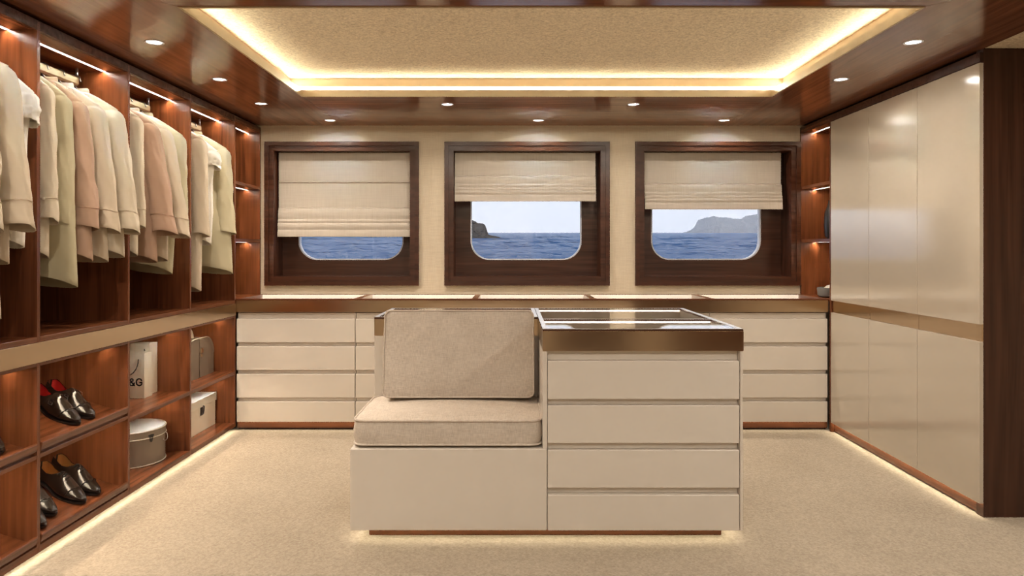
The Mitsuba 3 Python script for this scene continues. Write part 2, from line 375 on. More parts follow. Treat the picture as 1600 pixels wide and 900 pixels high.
# ------------------------------------------------------------------ windows, blinds, sea
from shapely.geometry import Point
YH = 5.28
BLX = [(-1.738, -0.752), (-0.425, 0.622), (0.985, 2.004)]
BLZ = [1.310, 1.572, 1.513]
NAMES = ('left', 'middle', 'right')
for i, (a, b, ga, gb) in enumerate(WIN):
    w = struct(f'window_{i + 1}', f'{NAMES[i]} window with dark wood frame and rounded glass')
    for m in mitred(a, b, WZ0, WZ1, FW * 0.45, YW - 0.030, YW + 0.02):
        put(w, 'frame', m, 'm_dark_x')
    for m in mitred(a + FW * 0.42, b - FW * 0.42, WZ0 + FW * 0.42, WZ1 - FW * 0.42, FW * 0.58, YW - 0.018, YW + 0.02):
        put(w, 'frame_step', m, 'm_dark_x')
    ia, ib, iz0, iz1 = a + FW, b - FW, WZ0 + FW, WZ1 - FW
    put(w, 'lining', box(ia - 0.02, ia, YW, YH, iz0 - 0.02, iz1 + 0.02, 0), 'm_dark_z')
    put(w, 'lining', box(ib, ib + 0.02, YW, YH, iz0 - 0.02, iz1 + 0.02, 0), 'm_dark_z')
    put(w, 'lining', box(ia, ib, YW, YH, iz0 - 0.02, iz0, 0), 'm_dark_x')
    put(w, 'lining', box(ia, ib, YW, YH, iz1, iz1 + 0.02, 0), 'm_dark_x')
    gz0, gz1 = 1.140, 1.84
    hole = sbox(ga + 0.14, gz0 + 0.14, gb - 0.14, gz1 - 0.14).buffer(0.14, 12)
    put(w, 'hull_panel', shape_plate(sbox(ia - 0.02, iz0 - 0.02, ib + 0.02, iz1 + 0.02).difference(hole), YH, YH + 0.03), 'm_dark_x')
    put(w, 'gasket', shape_plate(hole.buffer(0.004).difference(hole.buffer(-0.005)), YH - 0.003, YH + 0.05), 'm_gasket', label='pale rim around the glass')
    gm = shape_plate(hole.buffer(0.002), YH + 0.025, YH + 0.026)
    gm.update_faces(gm.triangles_center[:, 1] < YH + 0.0252); gm.update_faces(np.abs(gm.face_normals[:, 1]) > 0.9)
    put(w, 'glass', gm, 'm_glass')
    # roman blind: flat cloth above, a stack of soft folds below
    bx0, bx1, zb = BLX[i][0], BLX[i][1], BLZ[i]
    t = thing('roman_blind', ('cream roman blind lowered farthest, in the left window', 'cream roman blind raised highest, in the middle window', 'cream roman blind in the right window beside the closets')[i], 'blind', 'roman blinds')
    zt = iz1 - 0.004
    put(t, 'head_rail', box(bx0, bx1, YW + 0.055, YW + 0.09, zt - 0.03, zt, 0.002), 'm_blind')

    def sheet(z0, z1, y0, y1, bulge, seed, thick=0.003, n=90, mrows=14):
        """A horizontal run of cloth from z1 (top, at y1) down to z0 (at y0), bulging into the room."""
        u = np.linspace(0, 1, n); v = np.linspace(0, 1, mrows)
        X = bx0 + (bx1 - bx0) * u
        wob = meshkit.fbm(np.stack([X * 2.3, X * 0 + seed, X * 0], -1), 3, seed) - 0.5
        rings = []
        for s in v:
            z = z1 + (z0 - z1) * s + wob * 0.003 * s * (0 if bulge < 0.004 else 1)
            y = y1 + (y0 - y1) * s - bulge * math.sin(math.pi * s ** 0.7) + wob * 0.0012 * math.sin(math.pi * s)
            rings.append(np.stack([X, y + 0 * X, z + 0 * X], -1))
        R = np.array(rings)
        back = R[::-1].copy(); back[..., 1] += thick
        m = loft(np.concatenate([R, back, R[:1]]), close=False); m.invert()
        return m

    yb = YW + 0.052
    stack = 0.19 if i else 0.145
    seams = [zt, zb + stack] if i else [zt, zt - 0.222, zb + 0.214]
    if not i:
        seams[-1] = zb + 0.214
    for q in range(len(seams) - 1):
        put(t, 'panel', sheet(seams[q + 1], seams[q], yb, yb, 0.002, 3 + q), 'm_blind', True)
        put(t, 'rod_pocket', tube([(x, yb - 0.002, seams[q + 1]) for x in np.linspace(bx0, bx1, 24)], 0.0045, 8), 'm_blind', True)
    top = seams[-1]
    cuts = [top, zb + 0.135, zb + 0.108, zb + 0.062, zb] if not i else [top, zb + 0.135, zb + 0.110, zb + 0.085, zb + 0.060, zb]
    for q in range(len(cuts) - 1):
        y1 = yb - 0.004 - 0.006 * q
        put(t, 'fold' if q < len(cuts) - 2 else 'hem', sheet(cuts[q + 1] - 0.008 * (q < len(cuts) - 2), cuts[q], y1 - 0.010, y1, 0.010 if q < len(cuts) - 2 else 0.004, 11 + q + 5 * i), 'm_blind', True)

# the yacht lies slightly down by the far rail, so the sea slopes up to the horizon
TH = 0.0243
SEA = -4.6


def sea_z(y):
    return SEA + y * math.tan(TH)


na = 1000
ang = np.linspace(-0.62, 0.62, na)
rad = np.r_[np.geomspace(18, 95, 30)[:-1], 1 / np.linspace(1 / 95, 1 / 6500, 330)]
nr = len(rad)
A, R = np.meshgrid(ang, rad)
X, Y = R * np.sin(A), R * np.cos(A) + 6
h = np.zeros_like(X)
for k, (lam, amp) in enumerate(((26.0, 1.0), (10.0, 0.85), (4.5, 0.60), (2.0, 0.32))):
    nn = meshkit.fbm(np.stack([X / lam * 0.5 + 0.2 * Y / lam, Y / lam, np.full_like(X, k * 3.3)], -1), 2, 20 + k)
    h += amp * (0.6 - np.abs(2 * nn - 1) * 1.7) * np.clip(1.5 - R * R * 0.00013 / lam / lam, 0.25, 1)
V = np.stack([X, Y, SEA + h + Y * math.tan(TH)], -1).reshape(-1, 3)
ii, jj = np.meshgrid(np.arange(nr - 1), np.arange(na - 1), indexing='ij')
b0 = ii * na + jj
F = np.stack([b0, b0 + 1, b0 + na + 1, b0 + na], -1).reshape(-1, 4)
F = np.vstack([F[:, [0, 1, 2]], F[:, [0, 2, 3]]])
put(None, struct('sea', 'choppy blue sea outside the windows'), trimesh.Trimesh(V, F, process=False), 'm_water', True)


def land(profile, d, depth, nx, ny, rough, seed):
    """A landmass whose skyline follows profile [(x, height)], lying from d to d + depth."""
    px = np.array([p[0] for p in profile]); ph = np.array([p[1] for p in profile])
    xs = np.linspace(px[0], px[-1], nx); vs = np.linspace(0, 1, ny)
    hh = np.interp(xs, px, ph)
    P = np.zeros((ny, nx, 3))
    for r, v in enumerate(vs):
        s = min(1.0, (v / 0.35) ** 0.55) if v < 0.35 else max(0.0, 1 - ((v - 0.35) / 0.65) ** 2)
        n = meshkit.fbm(np.stack([xs / rough, np.full_like(xs, v * depth / rough), xs * 0], -1), 4, seed) - 0.5
        y = d + v * depth + n * depth * 0.25 * (1 if 0 < r < ny - 1 else 0)
        z = hh * np.clip(s + n * 0.45 * (s < 0.97) * (s > 0), 0, 1)
        P[r] = np.stack([xs * (1 + 0 * y), y, z + SEA - 1.0 * (r in (0, ny - 1)) + y * math.tan(TH)], -1)
    m = loft(P, close=False)
    return m


tag('cliff', 'dark rocky cliff on the sea at the left of the middle window', 'cliff')
put(None, key_for('cliff'), land([(-90, 22), (-60, 20), (-38, 17.5), (-33, 15.5), (-31, 14), (-26, 13.5), (-24.5, 12), (-22.5, 6), (-21.5, 3.5), (-18, 2.8), (-15, 2.4), (-12, 1.6), (-10, 0.8), (-8.5, 0)], 600, 60, 240, 60, 6.0, 5), 'm_rock', False)
tag('headland', 'hazy blue headland on the horizon in the right window', 'headland')
put(None, key_for('headland'), land([(1340, 0), (1350, 14), (1385, 40), (1410, 70), (1430, 98), (1450, 105), (1500, 125), (1540, 118), (1600, 116), (1680, 106), (1720, 105), (1765, 128), (1900, 150), (2200, 190), (2600, 120), (2800, 0)], 5000, 500, 300, 40, 90.0, 9), 'm_rock', True)

# sea haze over the far water: a real scattering volume that pales the distant headland
hz = box(-9000, 9000, 1500, 9000, -200, 900, 0)
put(None, struct('haze', 'thin bluish sea haze over the far water'), hz, {'type': 'null'})
scene['haze']['interior'] = {'type': 'homogeneous', 'albedo': {'type': 'rgb', 'value': [0.91, 0.945, 1.0]}, 'sigma_t': 1 / 5200.0, 'phase': {'type': 'isotropic'}}

# ------------------------------------------------------------------ left wardrobe
BY = [1.438, 2.077, 2.715, 3.352, 3.994, YC]      # divider faces along the depth
TD = 0.018
ZTOP, ZB1, ZB0, ZM1, ZM0 = 2.075, 0.876, 0.855, 0.775, 0.761   # under the valance; base board of the hanging bays; bronze band; top of the cubbies
ZSH = 0.402
LIP = 0.03
t1 = struct('trim_1', 'dark wood valance above the left wardrobe')
put(t1, 'valance', box(XL - 0.02, XL, BY[0], YW, ZTOP, ZC - 0.016, 0.001), 'm_dark_x')
put(t1, 'recess_board', box(XL - 0.065, XL - 0.055, BY[0], YW, ZC - 0.030, ZC, 0), 'm_dark_x')
for k in range(5):
    y0, y1 = BY[k], BY[k + 1]
    lab = ('near end bay of the left wardrobe, outside the picture', 'open wood wardrobe bay at the left picture edge, with a white blouse',
           'open wood wardrobe bay with two levels of slanted shoe shelves', 'open wood wardrobe bay with paper bags and a round hat box below', 'far open wood wardrobe bay with a vanity case and a white box below')[k]
    u = thing('wardrobe_bay', lab, 'wardrobe', 'open wardrobe bays on the left')
    put(u, 'side_panel', box(XLB, XL, y1 - TD, y1, 0.03, ZC - 0.02, 0.001), 'm_wood_z')
    if k == 0:
        put(u, 'side_panel', box(XLB, XL, y0 - TD, y0, 0.03, ZC - 0.02, 0.001), 'm_wood_z')
    a, b = y0, y1 - TD
    put(u, 'back_panel', box(XLB - 0.015, XLB, y0, y1, 0.03, ZC - 0.02, 0), 'm_wood_z')
    put(u, 'top_panel', box(XLB, XL - 0.02, a, b, ZTOP, ZTOP + 0.02, 0.001), 'm_wood_y')
    put(u, 'base_board', box(XLB, XL, a, b, ZB0, ZB1, 0.001), 'm_wood_y')
    put(u, 'cubby_top', box(XLB, XL, a, b, ZM0, ZM1, 0.001), 'm_wood_y')
    put(u, 'bottom_board', box(XLB, XL, a, b, 0.03, 0.058, 0.001), 'm_wood_y')
    strip(u, -1.974, -1.958, a + 0.004, b - 0.004, ZTOP - 0.001, P_BAY)
    strip(u, -1.962, -1.950, a + 0.02, b - 0.02, ZM0 - 0.001, P_CUBBY)
    if k < 3:
        for zf, nm in ((0.432, 'shoe_shelf'), (0.070, 'shoe_shelf')):
            sl = 0.30
            p = [(XL - 0.014, zf), (XL - 0.014, zf - 0.016), (XLB, zf - 0.016 + sl * (XL - 0.014 - XLB)), (XLB, zf + sl * (XL - 0.014 - XLB))]
            put(u, nm, prism(p, 1, a, b), 'm_wood_y')
            put(u, 'shelf_lip', rot(box(XL - 0.013, XL + 0.001, a + 0.002, b - 0.002, zf - 0.004, zf + 0.030, 0.003), math.radians(14), (0, 1, 0), (XL - 0.006, 0, zf)), 'm_wood_y')
            put(u, 'shelf_edge', box(XL - 0.030, XL, a, b, zf - 0.034, zf - 0.016, 0.002), 'm_wood_y')
        strip(u, -1.962, -1.950, a + 0.02, b - 0.02, 0.430, P_CUBBY)
    else:
        put(u, 'shelf', box(XLB, XL, a, b, ZSH - 0.022, ZSH, 0.001), 'm_wood_y')
        strip(u, -1.962, -1.950, a + 0.02, b - 0.02, ZSH - 0.023, P_CUBBY)
    # hanging rail: chrome droppers carrying a leather wrapped bar
    rl = thing('wardrobe_rail', ('hanging rail in the bay outside the picture', 'leather wrapped hanging rail in the bay at the left edge', 'tan leather wrapped hanging rail above the shoe bay clothes', 'tan leather wrapped hanging rail above the bay with paper bags', 'tan leather wrapped hanging rail in the far bay')[k], 'clothes rail', 'wardrobe rails')
    put(rl, 'bar', box(-2.080, -2.040, a + 0.03, b - 0.07, 1.988, 2.030, 0.008), 'm_tan', 40)
    for yy in (a + 0.05, b - 0.06):
        put(rl, 'bracket', box(-2.066, -2.055, yy - 0.005, yy + 0.005, 2.0, ZTOP, 0.001), 'm_chrome')
pl = struct('baseboard_left')
put(pl, 'plinth', box(XLB, XL - 0.06, BY[0], YC, 0.0, 0.03, 0), 'm_wood_y')
put(pl, 'light_strip', quad((XL - 0.022, BY[0], 0.0285), (XL - 0.022, YC, 0.0285), (XL - 0.008, YC, 0.0285), (XL - 0.008, BY[0], 0.0285)), 'm_led', emit=lamp(LEDC, P_PLINTH))
bd = thing('metal_band', 'brushed bronze band along the left wardrobe under the hanging clothes', 'metal trim')
put(bd, 'face', box(XL + 0.0005, XL + 0.005, BY[0], YC - 0.006, ZM1, ZB0, 0.001), 'm_bronze')

# corner shelves beside the windows
for side in (0, 1):
    xf, xb = (XL, XLB) if side == 0 else (XR, XRB)
    lo, hi = min(xf, xb), max(xf, xb)
    u = thing('corner_shelf', ('open wood corner shelves left of the windows', 'open wood corner shelves right of the windows, holding a grey bowl')[side], 'shelf', 'corner shelves')
    y0 = YC if side == 0 else 4.626
    put(u, 'end_panel', box(lo, hi, YW - 0.018, YW - 0.001, 0.885, ZTOP, 0.001), 'm_wood_z')
    s = 1 if side == 0 else -1
    put(u, 'back_panel', box(xb - s * 0.015, xb, y0, YW, 0.885, ZTOP, 0), 'm_wood_z') if side == 0 else put(u, 'back_panel', box(xb, xb + 0.015, y0, YW, 0.885, ZTOP, 0), 'm_wood_z')
    put(u, 'top_panel', box(lo, hi, y0, YW - 0.018, ZTOP, ZTOP + 0.02, 0.001), 'm_wood_y')
    put(u, 'base_board', box(lo, hi, y0, YW - 0.018, 0.866, 0.886, 0.001), 'm_wood_y')
    xs = xf - s * 0.10
    for zz in (ZTOP, 1.655, 1.268):
        if zz < ZTOP:
            put(u, 'shelf', box(lo, hi, y0, YW - 0.018, zz, zz + 0.022, 0.001), 'm_wood_y')
        strip(u, xs - 0.006, xs + 0.006, y0 + 0.005, YW - 0.022, zz - 0.001, P_CUBBY * 1.2)

# ------------------------------------------------------------------ back counter
cab_x = [XL + 0.003, -1.052, -0.257, 0.538, 1.333, XR - 0.006]
zr = [(0.7755, 0.625), (0.598, 0.440), (0.414, 0.256), (0.229, 0.075)]
order = ('leftmost', 'second from left', 'middle', 'second from right', 'rightmost')
for k in range(5):
    x0, x1 = cab_x[k] + 0.0015, cab_x[k + 1] - 0.0015
    u = thing('drawer_cabinet', f'{order[k]} of the five cream four drawer cabinets under the windows', 'drawer cabinet', 'cream drawer cabinets under the windows')
    put(u, 'body', box(x0, x1, YC + 0.028, YW - 0.002, 0.06, 0.79, 0.001), 'm_cream')
    for j, (zt, zb) in enumerate([(0.752, 0.592), (0.565, 0.407), (0.381, 0.222), (0.196, 0.060)]):
        d_ = put(u, 'drawer', box(x0 + 0.001, x1 - 0.001, YC, YC + 0.026, zb, zt, 0.002), 'm_cream')
        put(d_, 'finger_pull', box(x0 + 0.012, x1 - 0.012, YC + 0.0255, YC + 0.0279, zt + 0.0005, zt + 0.024, 0.001), 'm_cream')
bb = struct('baseboard_back')
put(bb, 'plinth', box(XL, XR, YC + 0.025, YW, 0.014, 0.060, 0.001), 'm_wood_x')
put(bb, 'light_strip', quad((XL + 0.01, YC + 0.006, 0.0592), (XL + 0.01, YC + 0.016, 0.0592), (XR - 0.01, YC + 0.016, 0.0592), (XR - 0.01, YC + 0.006, 0.0592)), 'm_led', emit=lamp(LEDC, 11.0))
put(bb, 'base', box(XL, XR, YC + 0.05, YW, 0.0, 0.014, 0), 'm_dark_x')
ct = thing('countertop', 'long display countertop with glass panes and bronze edge under the windows', 'countertop')
put(ct, 'metal_edge', box(XL + 0.004, XR - 0.004, YC - 0.004, YC + 0.012, 0.7975, 0.876, 0.001), 'm_bronze', label='brushed bronze front edge')
put(ct, 'rim', box(XL, XR, YC - 0.005, YC + 0.015, 0.876, 0.886, 0.001), 'm_wood_x')
put(ct, 'rim', box(XL, XR, YW - 0.02, YW - 0.001, 0.876, 0.886, 0.001), 'm_wood_x')
put(ct, 'tray', box(XL, XR, YC + 0.015, YW - 0.002, 0.795, 0.805, 0), 'm_plain')
edges = [XL, -1.045, -0.25, 0.545, 1.34, XR]
for k in range(6):
    put(ct, 'divider_bar', box(edges[k] - (0.02 if k else 0), edges[k] + (0.02 if k < 5 else 0), YC + 0.015, YW - 0.02, 0.805, 0.886, 0.001), 'm_wood_y')
for k in range(5):
    a, b = edges[k] + 0.02, edges[k + 1] - 0.02
    put(ct, 'glass_pane', quad((a, YC + 0.015, 0.8845), (b, YC + 0.015, 0.8845), (b, YW - 0.02, 0.8845), (a, YW - 0.02, 0.8845)), 'm_glass')
    put(ct, 'light_strip', quad((b, YW - 0.021, 0.882), (a, YW - 0.021, 0.882), (a, YW - 0.021, 0.852), (b, YW - 0.021, 0.852)), 'm_led', emit=lamp((1.0, 0.88, 0.72), 3.2))
    put(ct, 'lining', box(a, b, YW - 0.028, YW - 0.022, 0.805, 0.850, 0.001), 'm_white')

# ------------------------------------------------------------------ right closets
RY = [4.608, 4.120, 3.626, YE]
DT, DB1, DB0, DB = 2.067, 0.8765, 0.7985, 0.062
for k in range(3):
    y1, y0 = RY[k] - 0.0015, RY[k + 1] + 0.0015
    u = thing('closet_unit', ('tall glossy cream closet beside the corner shelves', 'tall glossy cream closet in the middle of the three on the right', 'tall glossy cream closet next to the dark wood end panel')[k], 'closet', 'glossy cream closets on the right')
    put(u, 'body', box(XR + 0.020, XRB, y0, y1, 0.058, 2.10, 0.001), 'm_cream')
    put(u, 'upper_door', box(XR, XR + 0.019, y0, y1, DB1, DT, 0.0008), 'm_door')
    put(u, 'lower_door', box(XR, XR + 0.019, y0, y1, DB, DB0, 0.0008), 'm_door')
    put(u, 'grip_rail', box(XR + 0.010, XR + 0.020, y0, y1, DB0, DB1, 0.0005), 'm_bronze', label='recessed bronze grip band')
put(struct('trim_2', 'dark wood valance above the right closets'), 'valance', box(XR, XR + 0.019, YE, YW, DT + 0.004, ZC - 0.016, 0.001), 'm_dark_x')
put('trim_2', 'recess_board', box(XR + 0.055, XR + 0.065, YE + 0.05, YW, ZC - 0.030, ZC, 0), 'm_dark_x')
put('trim_2', 'jamb', box(XR, XRB, 4.609, 4.626, 0.0, 2.10, 0.001), 'm_wood_z')
br = struct('baseboard_right')
put(br, 'plinth', box(XR + 0.022, XR + 0.034, YE, 4.607, 0.006, 0.058, 0.001), 'm_wood_y')
put(br, 'light_strip', quad((XR + 0.005, YE + 0.004, 0.0612), (XR + 0.005, 4.604, 0.0612), (XR + 0.016, 4.604, 0.0612), (XR + 0.016, YE + 0.004, 0.0612)), 'm_led', emit=lamp(LEDC, 26.0))
put(br, 'base', box(XR + 0.08, XRB, YE + 0.001, 4.6, 0.0, 0.057, 0), 'm_wood_y')

# ------------------------------------------------------------------ island with seat
IX0, IX1, IXM = -0.666, 0.950, 0.126
IY0, IYS, IY1 = 2.842, 3.344, 3.840
ZI0, ZIS, ZIB, ZIM, ZIT = 0.062, 0.398, 0.800, 0.882, 0.892
isl = thing('island', 'cream island with drawers, built in seat and glass display top', 'island')
put(isl, 'seat_base', box(IX0, 0.1435, IY0, IYS, ZI0, ZIS, 0.003), 'm_cream')
put(isl, 'back_cabinet', box(IX0, IXM, IYS, IY1, ZI0, ZIB, 0.002), 'm_cream')
put(isl, 'body', box(IXM + 0.019, IX1 - 0.012, IY0 + 0.030, IY1, ZI0, ZIB, 0.002), 'm_cream')
put(isl, 'side_panel', box(IXM, IXM + 0.0185, IY0 + 0.001, IYS + 0.0, ZIS + 0.001, ZIB, 0.001), 'm_cream')
put(isl, 'side_panel', box(IX1 - 0.0115, IX1, IY0 + 0.001, IY1, ZI0, ZIB, 0.001), 'm_cream')
for zt, zb in ((0.7595, 0.6016), (0.5763, 0.4210), (0.3924, 0.2371), (0.2082, 0.0620)):
    d_ = put(isl, 'drawer', box(IXM + 0.0205, IX1 - 0.0145, IY0, IY0 + 0.028, zb, zt, 0.002), 'm_cream')
    put(d_, 'finger_pull', box(IXM + 0.022, IX1 - 0.017, IY0 + 0.0275, IY0 + 0.0299, zt + 0.0005, zt + 0.0245, 0.001), 'm_cream')
# bronze band round the display tops
for m in (box(IXM, IX1 + 0.002, IY0 - 0.002, IY0 + 0.012, ZIB, ZIM, 0.001), box(IXM, IXM + 0.012, IY0 + 0.012, IYS, ZIB, ZIM, 0.001), box(IX0, IXM, IYS, IYS + 0.012, ZIB, ZIM, 0.001),
          box(IX0 - 0.002, IX0 + 0.012, IYS + 0.012, IY1, ZIB, ZIM, 0.001), box(IX1 - 0.010, IX1 + 0.002, IY0 + 0.012, IY1, ZIB, ZIM, 0.001), box(IX0 + 0.012, IX1 - 0.012, IY1 - 0.012, IY1 + 0.002, ZIB, ZIM, 0.001)):
    put(isl, 'metal_band', m, 'm_bronze')
RW = 0.020
for m in (box(IXM, IX1 + 0.001, IY0 - 0.001, IY0 + RW * 0.5, ZIM, ZIT, 0.001), box(IXM, IXM + RW, IY0 + RW * 0.5, IY1, ZIM, ZIT, 0.001), box(IX1 - RW, IX1 + 0.001, IY0 + RW * 0.5, IY1, ZIM, ZIT, 0.001),
          box(IXM + RW, IX1 - RW, IY1 - RW * 0.6, IY1, ZIM, ZIT, 0.001), box(IXM + RW, IX1 - RW, 3.238, 3.252, ZIM, ZIT, 0.001),
          box(IX0, IXM - 0.002, IYS - 0.001, IYS + RW * 0.5, ZIM, ZIT, 0.001), box(IX0, IX0 + RW, IYS + RW * 0.5, IY1, ZIM, ZIT, 0.001), box(IXM - 0.022, IXM - 0.002, IYS + RW * 0.5, IY1, ZIM, ZIT, 0.001),
          box(IX0 + RW, IXM - 0.022, IY1 - RW * 0.6, IY1, ZIM, ZIT, 0.001)):
    (ax, ay, _), (bx_, by_, _) = m.bounds
    put(isl, 'rim', box(ax, bx_, ay, by_, ZIM, ZIT - 0.003, 0.0005), 'm_dark_x', label='dark wood rim')
    put(isl, 'rim_cap', box(ax, bx_, ay, by_, ZIT - 0.003, ZIT, 0.0005), 'm_steel', label='pale metal edge of the glass top')
for a, b, c, d_ in ((IXM + RW, IX1 - RW, IY0 + RW * 0.5, 3.238), (IXM + RW, IX1 - RW, 3.252, IY1 - RW * 0.6), (IX0 + RW, IXM - 0.022, IYS + RW * 0.5, IY1 - RW * 0.6)):
    put(isl, 'glass_pane', quad((a, c, ZIT - 0.0015), (b, c, ZIT - 0.0015), (b, d_, ZIT - 0.0015), (a, d_, ZIT - 0.0015)), 'm_glass')
    put(isl, 'tray', cat(box(a, b, c, d_, ZIB - 0.0, ZIB + 0.004, 0), box(a, b, d_ - 0.004, d_ + 0.001, ZIB, ZIM - 0.014, 0), box(a - 0.001, a + 0.003, c, d_, ZIB, ZIM, 0), box(b - 0.003, b + 0.001, c, d_, ZIB, ZIM, 0)), 'm_white')
    put(isl, 'light_strip', quad((b, d_ - 0.0045, ZIM), (a, d_ - 0.0045, ZIM), (a, d_ - 0.0045, ZIM - 0.010), (b, d_ - 0.0045, ZIM - 0.010)), 'm_led', emit=lamp(LEDW, P_TRAY))
put(isl, 'plinth', box(IX0 + 0.057, IX1 - 0.057, IY0 + 0.106, IY1 - 0.10, 0.0, ZI0, 0.001), 'm_wood_x')
zz = ZI0 - 0.001
for x0, x1, y0, y1 in ((IX0 + 0.03, IX1 - 0.03, IY0 + 0.050, IY0 + 0.062), (IX0 + 0.03, IX1 - 0.03, IY1 - 0.062, IY1 - 0.050), (IX0 + 0.024, IX0 + 0.036, IY0 + 0.07, IY1 - 0.07), (IX1 - 0.036, IX1 - 0.024, IY0 + 0.07, IY1 - 0.07)):
    strip(isl, x0, x1, y0, y1, zz, P_PLINTH, LEDC)


# cushions
def outline(w, h, r, n=14):
    pts = []
    for cx, cy, a0 in ((w / 2 - r, h / 2 - r, 0), (-w / 2 + r, h / 2 - r, 90), (-w / 2 + r, -h / 2 + r, 180), (w / 2 - r, -h / 2 + r, 270)):
        pts += [(cx + r * math.cos(math.radians(a0 + 90 * k / n)), cy + r * math.sin(math.radians(a0 + 90 * k / n))) for k in range(n + 1)]
    p = np.array(pts); q = []
    for a, b in zip(p, np.roll(p, -1, 0)):                       # add points along the straight runs
        k = max(1, int(np.linalg.norm(b - a) / 0.03))
        q += [a + (b - a) * s / k for s in range(k)]
    return np.array(q)


def cushion(w, h, t, r, dome, bulge, seed):
    o = outline(w, h, r)
    rings = []
    for s in (0.0, 0.25, 0.5, 0.7, 0.85, 0.94, 0.985):
        rings.append(np.c_[o * s, np.full(len(o), -t / 2 - dome * (1 - s ** 3) * 0.6)])
    for v in np.linspace(0, 1, 8):
        k = 1 + bulge * math.sin(math.pi * v)
        z = -t / 2 + t * v
        rings.append(np.c_[o * k, np.full(len(o), z)])
    for s in (0.985, 0.94, 0.85, 0.7, 0.5, 0.25, 0.0):
        rings.append(np.c_[o * s, np.full(len(o), t / 2 + dome * (1 - s ** 3))])
    m = loft(rings)
    v = m.vertices
    n = meshkit.fbm(v * 7 + seed, 3, seed) - 0.5
    v[:, 2] += n * 0.010 * (np.abs(v[:, 2]) > t * 0.3)
    m.vertices = v
    pipes = [np.c_[o * 1.008, np.full(len(o), zz) + 0 * o[:, 0]] for zz in (-t / 2, t / 2)]
    return m, [tube(p, 0.0045, 8, True) for p in pipes]


sc_ = thing('seat_cushion', 'beige piped box cushion on the island seat', 'cushion')
m, pipes = cushion(0.778, 0.483, 0.098, 0.050, 0.018, 0.018, 3)
place = lambda m: moved(m, -0.268, 3.098, ZIS + 0.050 + 0.012)
put(sc_, 'pad', place(m), 'm_cushion', True)
for p in pipes:
    put(sc_, 'piping', place(p), 'm_cushion', True)
bc_ = thing('back_cushion', 'beige piped back cushion leaning against the island cabinet', 'cushion')
m, pipes = cushion(0.686, 0.393, 0.095, 0.026, 0.022, 0.010, 8)


def lean(m):
    m = rot(m, math.pi / 2, (1, 0, 0)); m = rot(m, -math.radians(9.5), (1, 0, 0)); return moved(m, -0.247, 3.249, 0.728)


put(bc_, 'pad', lean(m), 'm_cushion', True)
for p in pipes:
    put(bc_, 'piping', lean(p), 'm_cushion', True)


# ------------------------------------------------------------------ clothes on hangers
CX = -2.050                                        # the rail


def ell(a, b, n=64, p=2.4):
    t = np.linspace(0, 2 * np.pi, n, endpoint=False)
    c, s = np.cos(t), np.sin(t)
    return t, np.sign(c) * np.abs(c) ** (2 / p) * a, np.sign(s) * np.abs(s) ** (2 / p) * b


def sleeve_mesh(tip, cuff, w0, w1, b0, b1, seed, pleat=0.0, bend=0.0):
    """A hanging sleeve in local (u, y, z), from the shoulder tip to an open cuff."""
    (u0, z0), (u1, z1) = tip, cuff
    rings = []
    vc_ = min(0.6, 0.05 / abs(z0 - z1))
    for v in np.r_[np.array([0.0, 0.07, 0.25, 0.55]) * vc_, np.linspace(vc_, 1, 30)]:
        cap = math.sqrt(max(0.0, 1 - (1 - min(v / vc_, 1)) ** 2))
        w = (w0 * 0.92 + (w1 * 1.12 - w0 * 0.92) * v ** 1.1) * max(cap, 0.03); b = (b0 + (b1 - b0) * v) * max(cap, 0.03)
        t, x, y = ell(w, b, 48, 2.1)
        cu = u0 - w0 * 0.75 + (u1 - u0 + w0 * 0.75) * v ** 0.9 + bend * math.sin(math.pi * v)
        k = 1 + pleat * v * np.sin(11 * t + seed) + 0.22 * (meshkit.fbm(np.stack([np.cos(t) * 1.3, np.sin(t) * 1.3, np.full_like(t, v * 5 + seed)], -1), 3, seed) - 0.5) * 2 * min(1, v * 6)
        rings.append(np.c_[cu + x * k, y * k, np.full_like(t, z0 + (z1 - z0) * v) + 0.004 * np.sin(t * 2 + seed) * v - 0.014 * np.sin(t) * v ** 6])
    outer = list(rings)
    for q in (-1, -2, -4, -8):
        c = outer[q].mean(0); r = c + (outer[q] - c) * 0.94; r[:, 2] = outer[q][:, 2]; rings.append(r)
    m = loft(rings, cap0=True); m.invert()
    return m


def body_ab(z, zn, zt, zh, s, sh, fat):
    if z > zt:
        q = (zn - z) / (zn - zt)
        return 0.055 + (s - 0.055) * q ** 0.85, 0.028 + (fat * 0.8 - 0.028) * q
    q = (zt - z) / (zt - zh)
    return s - 0.012 * math.sin(math.pi * min(1, q * 1.5)) + (sh - s) * q, fat * (0.8 + 0.35 * q)


def body_mesh(zn, zt, zh, s, sh, fat, seed, flare=0.0, scallop=0.034):
    rings = []
    for z in np.r_[np.linspace(zn, zt, 12), np.linspace(zt, zh, 34)[1:]]:
        a, b = body_ab(z, zn, zt, zh, s, sh, fat)
        t, x, y = ell(a, b, 72, 2.6)
        q = max(0.0, (zt - z) / (zt - zh))
        k = 1 + q * 0.12 * np.sin(5 * t + seed * 1.7) * (np.abs(np.sin(t)) > 0) + q * flare * np.sin(17 * t + seed)
        n = (meshkit.fbm(np.stack([x * 8, y * 8 + seed, np.full_like(x, z * 3)], -1), 3, seed) - 0.5) * 0.02 * min(1, q * 4)
        rings.append(np.c_[x, y * k + n, np.full_like(t, z) + scallop * q ** 3 * (np.sin(t) * -0.8 - np.cos(t) * 0.8)])
    outer = list(rings)
    for q in (-1, -2, -4, -9):
        c = outer[q].mean(0); r = c + (outer[q] - c) * 0.965; r[:, 2] = outer[q][:, 2]; rings.append(r)
    m = loft(rings, cap0=True); m.invert()
    return m


